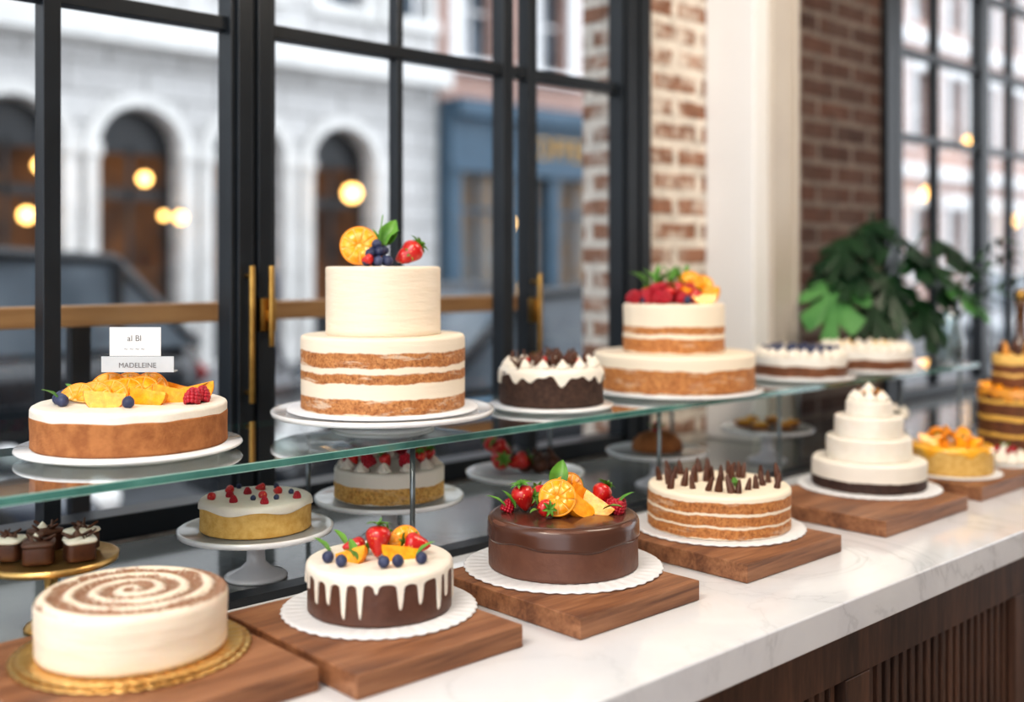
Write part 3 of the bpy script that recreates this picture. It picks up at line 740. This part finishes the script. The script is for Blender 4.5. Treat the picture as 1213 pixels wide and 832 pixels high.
t.add(g_lathe([(0,0),(.055,0),(.058,.006),(.054,.022),(.042,.034),(.025,.041),(0,.043)],48),SPONGE); t.obj('dome',e); t=MB()
for k in range(5): add_leaf(t,(0,0,.042),(.6,0,k*1.3),.03,.014)
add_rasp(t,(0,0,.042)); t.obj('garnish',e)
stand('porcelain_cake_stand',(2.387,1.60,CT+.0005),.118,.085,.05,.014)
e=empty('lemon_tartlets',(2.387,1.60,CT+.0875)); t=MB()
for k in range(6):
    a=2*PI*k/6; x,y=.06*math.cos(a),.06*math.sin(a)
    t.add(g_lathe([(0,0),(.018,0),(.026,.014),(.024,.014),(.022,.010),(0,.010)],24),SPONGE,TM((x,y,0))); t.add(g_sphere(.022,16,8,(1,1,.5)),YICE,TM((x,y,.010))); add_dollop(t,(x,y,.018),.6)
t.obj('tartlets',e)
# gold tray
tp=(.560,1.532)
stand('gold_pedestal_tray',(*tp,CT+.0005),.088,.098,.035,.008,GOLD)
e=empty('mini_chocolate_cakes',(*tp,CT+.1005)); t=MB()
def sqf(th,r,z): return r*(abs(math.cos(th))**5+abs(math.sin(th))**5)**(-.2),z
for k,(x,y) in enumerate([(-.050,-.016),(-.002,-.034),(.046,-.016),(-.022,.034),(.028,.036)]):
    t.add(g_lathe(cprof(.0195,.024,.004,4,3),40,sqf),DCHOC,TM((x,y,.0),(0,0,.3*k)))
    t.add(g_lathe([(0,.0235),(.0195,.0235),(.021,.0255),(.0195,.029),(0,.030)],40,sqf),CHOC if k%2 else WHITE,TM((x,y,.0),(0,0,.3*k)))
    for j in range(5): add_shard(t,(x+.008*math.cos(j*2),y+.008*math.sin(j*2),.028),(1.1,.6,j*1.3+k),.018,.006,DCHOC if j%2 else CHOC)
    add_dollop(t,(x-.006,y+.004,.028),.5,WHITE if k%2 else CHOC)
t.obj('mini_cakes',e)

# ================================================================ PLANTS
e=empty('potted_monstera',(3.04,1.655,.0025),VR)
one('pot',g_lathe([(0,1.115),(.06,1.115),(.082,1.2),(.086,1.235),(.080,1.235),(.075,1.215),(0,1.215)],40),POTM,e)
one('soil',g_lathe([(0,1.216),(.074,1.216),(0,1.222)],24),SOIL,e)
t=MB(); rp=random.Random(11)
leaves=[(-.155,-.11,1.37,.24,1),(-.10,-.06,1.49,.19,0),(.0,-.08,1.38,.21,0),(.06,-.04,1.49,.21,0),(-.02,-.02,1.54,.19,0),(.12,-.08,1.42,.20,0),(.17,-.04,1.48,.18,0),(-.15,-.05,1.44,.17,0),(.1,-.1,1.31,.19,0),(-.05,-.12,1.30,.17,0),(.2,-.06,1.36,.17,1),(-.08,-.1,1.42,.18,0),(.05,-.11,1.43,.17,0)]
st=MB()
for x,y,z,L,b in leaves:
    a=math.atan2(x,-y-.02)
    st.add(g_tube([(0,0,1.216),(x*.3,y*.3,1.216+(z-1.216)*.6),(x*.8,y*.8,z+.02),(x,y,z)],.004,6),LEAFD)
    t.add(g_monstera(L,L*.85),LEAFL if b else LEAFD,TM((x,y,z),(-.75+rp.uniform(-.3,.3),rp.uniform(-.3,.3),PI+a*.6+rp.uniform(-.3,.3))))
t.obj('leaves',e); st.obj('stems',e)
e=empty('glass_vase_with_palm_fronds',(3.11,1.46,ZT+.0005),VR)
one('vase',g_lathe([(0,0),(.035,0),(.04,.01),(.045,.06),(.032,.12),(.038,.15),(.036,.15),(.03,.12),(.042,.06),(.036,.012),(0,.008)],40),thin_glass('vase_glass',(.88,.93,.93),.12),e)
t=MB()
for fx,fy,fz in[(.18,.0,.32),(.12,-.05,.36),(.22,-.03,.25)]:
    pts=[(fx*k*k,fy*k,.02+ (fz)*(1.5*k-.55*k*k)) for k in[i/10 for i in range(11)]]
    t.add(g_tube(pts,lambda u:.0025*(1-.6*u),6),LEAFD)
    for i in range(4,11):
        for sg in(-1,1): t.add(g_leaf(.075,.017,.1,5),LEAFL if (i+sg)%3==0 else LEAFD,TM(pts[i],(-.35,.1,sg*(1.1-.05*i)+(-PI/2 if fx>0 else PI/2)*.7)))
t.obj('fronds',e)
e=empty('small_potted_flowers',(2.63,1.385,CT),VR)
one('pot',g_lathe([(0,.0005),(.035,.0005),(.042,.07),(.045,.075),(.038,.075),(.036,.065),(0,.065)],32),CERAM,e)
t=MB()
for k in range(22): a=rd.uniform(0,6.3); add_leaf(t,(.01*math.cos(a),.01*math.sin(a),.065),(rd.uniform(.7,1.4),0,a),.075,.018,LEAFD,.4)
for k in range(8): a=k*.9; add_dollop(t,(.03*math.cos(a),.03*math.sin(a),.11+.01*(k%3)),.9)
t.obj('flowers_and_foliage',e)
e=empty('amber_glass_bottle',(3.17,1.28,CT),VR)
one('body',g_lathe([(0,.0005),(.035,.0005),(.038,.01),(.038,.22),(.03,.26),(.014,.30),(.013,.38),(.016,.385),(.016,.40),(0,.40)],32),pm('amber_glass',(.10,.04,.015),None,4,.08,coat=1),e)
one('gold_cap',g_lathe([(0,.4),(.017,.4),(.017,.43),(0,.432)],24),BRASS,e)

# ================================================================ STREET
one('street_road',g_box(-30,90,4.6,12,-.25,-.2),ASPH,smooth=False)
one('pavement_near',g_box(-30,90,2.2,4.6,-.25,-.1),PAVE,smooth=False)
one('pavement_far',g_box(-30,90,12,15.6,-.25,-.1),PAVE,smooth=False)
def rect(x0,x1,z0,z1): return [(x0,z0),(x1,z0),(x1,z1),(x0,z1)]
def arch(cx,w,z0,zs,n=16): 
    r=w/2; return [(cx-r,z0),(cx+r,z0)]+[(cx+r*math.cos(PI*i/n),zs+r*math.sin(PI*i/n)) for i in range(n+1)]
def facade(name,outer,holes,mat,y,parent,th=.2):
    cu=bpy.data.curves.new(name,'CURVE'); cu.dimensions='2D'; cu.fill_mode='BOTH'; cu.extrude=th/2
    for poly in[outer]+holes:
        s=cu.splines.new('POLY'); s.points.add(len(poly)-1)
        for p_,(a,b) in zip(s.points,poly): p_.co=(a,b,0,1)
        s.use_cyclic_u=True
    o=bpy.data.objects.new(name+'_c',cu); COL.objects.link(o)
    dg=bpy.context.evaluated_depsgraph_get(); me=bpy.data.meshes.new_from_object(o.evaluated_get(dg))
    bpy.data.objects.remove(o)
    me.transform(Matrix.Rotation(PI/2,4,'X')); me.materials.clear(); me.materials.append(mat)
    for p_ in me.polygons: p_.material_index=0; p_.use_smooth=False
    o=bpy.data.objects.new(name,me); COL.objects.link(o); o.location=(0,y,0); o.parent=parent
    return o
YF=15
e=empty('stone_arcade_building',(0,0,0),0)
cent=[-5.25,-3.55,-1.85,-.15,1.55,3.25,4.95,6.65,8.35,10.07,11.4]
AW=1.22; AR=AW/2; AS=3.02
holes=[arch(c_,AW,-.05,AS) for c_ in cent[:-1]]
up=[rect(c_-.42,c_+.42,5.6,7.6) for c_ in cent]+[rect(c_-.42,c_+.42,9,11) for c_ in cent]
facade('facade',rect(-20,12.05,-.1,14),holes+up,STONE,YF,e,.3)
m=MB()
for c_ in cent[:-1]:
    m.add(g_sector(AR+.01,AR+.18,0,PI,.14,20),STONES,TM((c_,YF-.2,AS),(PI/2,0,0)))
    for sg in(-1,1): m.box(c_+sg*(AR+.095)-.09,c_+sg*(AR+.095)+.09,YF-.27,YF-.13,-.1,AS,STONES); m.box(c_+sg*(AR+.095)-.13,c_+sg*(AR+.095)+.13,YF-.3,YF-.12,AS-.1,AS+.06,STONES)
for z,d,t_ in((4.45,.45,.35),(4.8,.3,.15),(8.2,.35,.25),(13.6,.6,.4)): m.box(-20,12.05,YF-.15-d,YF-.14,z,z+t_,STONES)
for c_ in cent:
    for z in(5.6,9.0): m.box(c_-.6,c_+.6,YF-.32,YF-.13,z-.18,z,STONES); m.box(c_-.6,c_+.6,YF-.38,YF-.13,z+2.0,z+2.25,STONES); m.box(c_-.56,c_-.42,YF-.25,YF-.13,z,z+2,STONES); m.box(c_+.42,c_+.56,YF-.25,YF-.13,z,z+2,STONES)
m.obj('stone_mouldings',e,smooth=False)
m=MB(); m.box(-20,12.05,YF+.5,YF+.55,4.3,14,PALEG); m.box(-20,12.05,YF+.9,YF+.95,-.1,4.3,WARMI)
for c_ in cent:
    for z in(5.6,9.0): m.box(c_-.03,c_+.03,YF+.2,YF+.26,z,z+2,PLASTER); m.box(c_-.42,c_+.42,YF+.2,YF+.26,z+.97,z+1.03,PLASTER)
for c_ in cent[:-1]:
    m.box(c_-.03,c_+.03,YF+.16,YF+.2,-.1,3.1,BLACK); m.box(c_-AR,c_+AR,YF+.16,YF+.2,2.35,2.5,BLACK); m.box(c_-AR,c_-AR+.1,YF+.155,YF+.2,-.1,3.1,BLACK); m.box(c_+AR-.1,c_+AR,YF+.155,YF+.2,-.1,3.1,BLACK); m.box(c_-AR,c_+AR,YF+.16,YF+.2,-.1,.7,BLACK)
    m.box(c_-AR,c_+AR,YF+.16,YF+.2,3.0,3.7,BLACK)
m.obj('windows_and_doors',e,smooth=False)
e=empty('brick_townhouse_with_blue_shop',(0,0,0),0)
wx=[13.0,14.9,16.8,18.7]
holes=[rect(x-.42,x+.42,5.1,7.0) for x in wx]+[rect(x-.42,x+.42,8.3,10.2) for x in wx]
facade('brick_facade',rect(12.1,20.15,4.3,13),holes,TOWNB,YF,e,.3)
m=MB()
for x in wx:
    for z in(5.1,8.3):
        m.box(x-.68,x-.42,YF-.25,YF-.14,z-.15,z+2.1,PLASTER); m.box(x+.42,x+.68,YF-.25,YF-.14,z-.15,z+2.1,PLASTER); m.box(x-.72,x+.72,YF-.3,YF-.14,z+1.9,z+2.3,PLASTER); m.box(x-.72,x+.72,YF-.34,YF-.14,z-.25,z,PLASTER)
        m.add(g_sector(0,.6,0,PI,.12,14),PLASTER,TM((x,YF-.2,z+2.3),(PI/2,0,0)))
        m.box(x-.03,x+.03,YF+.1,YF+.16,z,z+1.9,PLASTER); m.box(x-.42,x+.42,YF+.1,YF+.16,z+.92,z+.98,PLASTER)
m.obj('window_surrounds',e,smooth=False)
one('upper_glass',g_box(12.1,20.15,YF+.3,YF+.35,4.3,13),PALEG,e,smooth=False)
m=MB()
m.box(12.1,20.15,YF-.75,YF-.16,4.0,4.3,BLUEP); m.box(12.1,20.15,YF-.5,YF-.16,3.2,4.0,BLUEP); m.box(12.1,20.15,YF-.55,YF-.16,3.05,3.2,BLUEP); m.box(12.1,20.15,YF-.3,YF-.1,-.1,.6,BLUEP)
for x in(12.25,13.6,14.7,16.2,17.7,18.8,20.0): m.box(x-.13,x+.13,YF-.45,YF-.1,-.1,3.2,BLUEP)
for x in(12.9,15.4,17.0,19.4): m.box(x-.03,x+.03,YF-.25,YF-.15,.6,3.1,BLUEP)
m.box(12.1,20.15,YF-.25,YF-.15,2.35,2.43,BLUEP); m.obj('blue_shopfront',e,smooth=False)
one('shop_interior',g_box(12.1,20.15,YF+.25,YF+.29,-.1,4.3),pm('shop_glow_interior',(.14,.16,.17),(.20,.12,.055),.9,.15,emit=.6),e,smooth=False)
text('COFFEE HOUSE',(15.6,YF-.53,3.4),.55,BRASS,e,ext=.01)
e=empty('cream_and_brick_terrace',(0,0,0),0)
wx=[21.5+2.1*k for k in range(28)]
holes=[rect(x-.55,x+.55,z,z+2.1) for x in wx for z in(1.0,4.9,8.4)]
facade('terrace_facade',rect(20.2,82,-.1,13),holes,TOWNB,YF,e,.3)
m=MB()
for x in wx:
    for z in(1.0,4.9,8.4):
        m.box(x-.8,x-.55,YF-.25,YF-.14,z-.15,z+2.2,PLASTER); m.box(x+.55,x+.8,YF-.25,YF-.14,z-.15,z+2.2,PLASTER); m.box(x-.85,x+.85,YF-.3,YF-.14,z+2.1,z+2.5,PLASTER); m.box(x-.03,x+.03,YF+.1,YF+.16,z,z+2.1,PLASTER); m.box(x-.55,x+.55,YF+.1,YF+.16,z+1,z+1.06,PLASTER)
for z in(3.9,7.7,12.5): m.box(20.25,82,YF-.4,YF-.14,z,z+.35,PLASTER)
m.box(20.25,82,YF+.3,YF+.35,-.1,13,PALEG); m.obj('trim_and_glazing',e,smooth=False)
def lantern(x,y,z,r,nm='wall_lantern'):
    e=empty(nm,(x,y,z),0)
    one('bulb',g_sphere(r,20,12),LAMPM,e)
    m=MB(); m.add(g_lathe([(0,r*1.3),(r*.7,r*1.05),(r*.9,r*.9),(0,r*.95)],12),BLACK); m.add(g_tube([(0,0,r*1.2),(0,.0,r*1.9),(0,.15,r*2.0)],.02,6),BLACK); m.obj('bracket',e)
lantern(6.55,14.45,2.60,.08); lantern(7.05,14.40,2.08,.07); lantern(4.98,14.45,2.05,.09); lantern(5.1,14.3,2.68,.08); lantern(9.92,14.35,2.55,.13); lantern(13.05,14.15,2.15,.12); lantern(6.85,14.5,2.1,.05); lantern(16.9,14.1,2.5,.08)
for x,z in[(29.0,3.4),(31.6,5.0),(34.5,2.8)]: lantern(x,14.2,z,.15)

def car(name,loc,rz,L,W,H,paint,suv=False):
    e=empty(name,loc,rz); hw=W/2
    belt=H*.60
    st=[(-.5,.35,.72),(-.485,.9,.80),(-.40,.98,.92),(-.2,1,.98),(0,1,1),(.2,1,.98),(.30,1,.90),(.42,.97,.80),(.485,.86,.68),(.5,.4,.58)] if not suv else [(-.5,.5,.9),(-.49,.93,1.0),(-.4,.99,1),(0,1,1),(.22,1,.98),(.3,1,.93),(.45,.96,.86),(.49,.88,.72),(.5,.5,.6)]
    v=[];f=[]
    for x,w_,t_ in st:
        zt=belt*t_; a=hw*w_
        for y,z in[(-a*.9,.22),(-a,.38),(-a,zt*.78),(-a*.94,zt*.97),(-a*.6,zt),(a*.6,zt),(a*.94,zt*.97),(a,zt*.78),(a,.38),(a*.9,.22)]: v.append((x*L,y,z))
    n=10
    for i in range(len(st)-1):
        for k in range(n): a=i*n+k;b=i*n+(k+1)%n; f.append((a,a+n,b+n,b))
    f.append(tuple(range(n))); f.append(tuple((len(st)-1)*n+k for k in range(n))[::-1])
    MB().add((v,f),paint).obj('body',e,smooth=True,sub=1)
    x0,x1,x2,x3=(-.40,-.24,.08,.26) if not suv else(-.47,-.34,.10,.27)
    v=[];
    for x,w_,z in[(x0,.92,belt*.97),(x1,.80,H*.97),((x1+x2)/2,.82,H),(x2,.78,H*.97),(x3,.88,belt*.95)]:
        a=hw*w_; v+=[(x*L,-a,z),(x*L,a,z)]
    m=MB(); m.add((v,[(2,3,5,4),(4,5,7,6)]),paint); m.add((v,[(0,1,3,2),(6,7,9,8)]),DARKG)
    m.add(([v[0],v[2],v[4],v[6],v[8]],[(0,1,2,3,4)]),DARKG); m.add(([v[1],v[3],v[5],v[7],v[9]],[(4,3,2,1,0)]),DARKG)
    for i in(1,2,3):
        for sy in(-1,1):
            xx=v[2*i][0]; m.box(xx-.035,xx+.035,sy*hw*.86-.03,sy*hw*.86+.03,belt*.95,v[2*i][2]-.02,paint)
    for a_,b_ in((0,2),(6,8),(2,4),(4,6)):
        for sy in(0,1): m.add(g_tube([v[a_+sy],v[b_+sy]],.045,6),paint)
    m.obj('cabin',e,smooth=False)
    m=MB()
    for x in(-.32,.31):
        for sy in(-1,1):
            M=TM((x*L,sy*(hw-.10),.33),(PI/2,0,0))
            m.add(g_lathe([(0,-.1),(.28,-.1),(.33,-.07),(.33,.07),(.28,.1),(0,.1)],28),RUB,M); m.add(g_lathe([(0,-.115),(.18,-.11),(.2,-.09),(.2,.09),(.18,.11),(0,.115)],20),CARG,M)
    m.obj('wheels',e)
    m=MB()
    TL=pm('tail_lamp',(.4,.02,.02),None,4,.2)
    for sy in(-1,1): m.add(g_sphere(.12,12,8,(.7,1.3,.7)),LENS,TM((.475*L,sy*hw*.68,belt*.66))); m.add(g_sphere(.1,12,8,(.5,1.2,.8)),TL,TM((-.49*L,sy*hw*.72,belt*.75)))
    m.box(.485*L,.503*L,-hw*.4,hw*.4,.38,.52,BLACK); m.obj('lamps_and_grille',e)
car('black_suv',(1.72,8.6,-.2),PI,4.7,1.9,1.70,CARB,True)
car('dark_sedan_car',(5.3,5.9,-.2),PI,4.5,1.8,1.45,CARB)
car('silver_hatchback_car',(10.6,8.4,-.2),PI,4.1,1.75,1.5,CARG)
car('dark_sedan_car',(.0,5.6,-.2),0,4.3,1.8,1.35,pm('navy_car_paint',(.03,.04,.06),None,2,.2,coat=.8))
car('silver_hatchback_car',(21,8.4,-.2),PI,4.1,1.75,1.5,CARG)
def person(name,loc,rz,coat,legs,step=.2):
    J=[('pel',(0,0,.92),.13),('belly',(0,.0,1.1),.13),('chest',(0,.0,1.3),.15),('neck',(0,0,1.46),.055),('head',(0,.01,1.58),.095),('top',(0,.01,1.68),.08),
       ('ls',(-.19,0,1.38),.065),('le',(-.24,-.05,1.12),.05),('lw',(-.23,.08,.9),.035),('lh',(-.23,.12,.82),.03),
       ('rs',(.19,0,1.38),.065),('re',(.24,-.04,1.12),.05),('rw',(.23,-.08,.9),.035),('rh',(.23,-.1,.82),.03),
       ('ll',(-.09,0,.86),.095),('lk',(-.09,step*.6,.48),.065),('la',(-.09,step*.7,.08),.045),('lf',(-.09,step*.7+.14,.04),.04),
       ('rl',(.09,0,.86),.095),('rk',(.09,-step*.2,.48),.065),('ra',(.09,-step,.09),.045),('rf',(.09,-step+.14,.04),.04)]
    ix={j[0]:i for i,j in enumerate(J)}
    E=[('pel','belly'),('belly','chest'),('chest','neck'),('neck','head'),('head','top'),('chest','ls'),('ls','le'),('le','lw'),('lw','lh'),('chest','rs'),('rs','re'),('re','rw'),('rw','rh'),('pel','ll'),('ll','lk'),('lk','la'),('la','lf'),('pel','rl'),('rl','rk'),('rk','ra'),('ra','rf')]
    me=bpy.data.meshes.new(name); me.from_pydata([j[1] for j in J],[(ix[a],ix[b]) for a,b in E],[])
    m,nt,b=newmat(name+'_clothes'); b.inputs['Roughness'].default_value=.8
    tc=node(nt,'ShaderNodeTexCoord'); s=node(nt,'ShaderNodeSeparateXYZ'); nt.links.new(tc.outputs['Object'],s.inputs[0])
    nt.links.new(ramp(nt,mth(nt,'DIVIDE',s.outputs[2],2.0),[(.0,(.02,.02,.02)),(.05,legs),(.40,coat),(.725,(.5,.3,.22)),(.80,(.05,.03,.02))],'CONSTANT'),b.inputs['Base Color'])
    me.materials.append(m)
    o=bpy.data.objects.new(name,me); COL.objects.link(o); o.location=loc; o.rotation_euler=(0,0,rz)
    sk=o.modifiers.new('skin','SKIN')
    for i,j in enumerate(J): me.skin_vertices[0].data[i].radius=(j[2],j[2]*.8)
    me.skin_vertices[0].data[0].use_root=True; sk.use_smooth_shade=True
    sb=o.modifiers.new('sub','SUBSURF'); sb.levels=2; sb.render_levels=2
person('pedestrian_in_coat',(7.9,13.4,-.1),1.2,(.06,.06,.09),(.03,.03,.05))
person('pedestrian_in_jacket',(7.3,13.0,-.1),-1.4,(.22,.10,.08),(.05,.05,.07))

# ================================================================ LIGHT
w_=bpy.data.worlds.new('overcast_sky'); SC.world=w_; w_.use_nodes=True; nt=w_.node_tree
bg=nt.nodes['Background']; tc=node(nt,'ShaderNodeTexCoord'); s=node(nt,'ShaderNodeSeparateXYZ'); nt.links.new(tc.outputs['Generated'],s.inputs[0])
nt.links.new(ramp(nt,s.outputs[2],[(0,(.84,.88,.94)),(.5,(.88,.93,1.0)),(1,(.9,.95,1.0))]),bg.inputs[0]); bg.inputs[1].default_value=2.35
def area(name,loc,tgt,sx,sy,p,col):
    l=bpy.data.lights.new(name,'AREA'); l.shape='RECTANGLE'; l.size=sx; l.size_y=sy; l.energy=p; l.color=col
    o=bpy.data.objects.new(name,l); COL.objects.link(o); o.location=loc; o.rotation_euler=(Vector(tgt)-Vector(loc)).to_track_quat('-Z','Y').to_euler()
area('fill_area_warm',(-.6,.5,2.9),(1.1,1.3,1.0),1.1,.7,44,(1,.89,.75))  # added fill for the cakes, no actual ceiling fixture
area('fill_area_far',(2.2,.4,3.0),(2.5,1.3,1.0),1.2,.7,29,(1,.88,.73))  # second added fill, aimed at the far end of the counter
# ================================================================ CAMERA
cd=bpy.data.cameras.new('camera'); cam=bpy.data.objects.new('camera',cd); COL.objects.link(cam)
cam.location=(0,0,1.4); cam.rotation_euler=(PI/2,0,VR); cd.sensor_width=36; cd.lens=38.34; cd.shift_y=-.0833
cd.dof.use_dof=True; cd.dof.focus_distance=1.66; cd.dof.aperture_fstop=1.45; cd.clip_start=.05; cd.clip_end=300
SC.camera=cam
SC.view_settings.view_transform='Standard'
for lk in('Medium High Contrast','None'):
    try: SC.view_settings.look=lk; break
    except Exception: pass
SC.view_settings.exposure=-.12
print('LOOK',SC.view_settings.look)
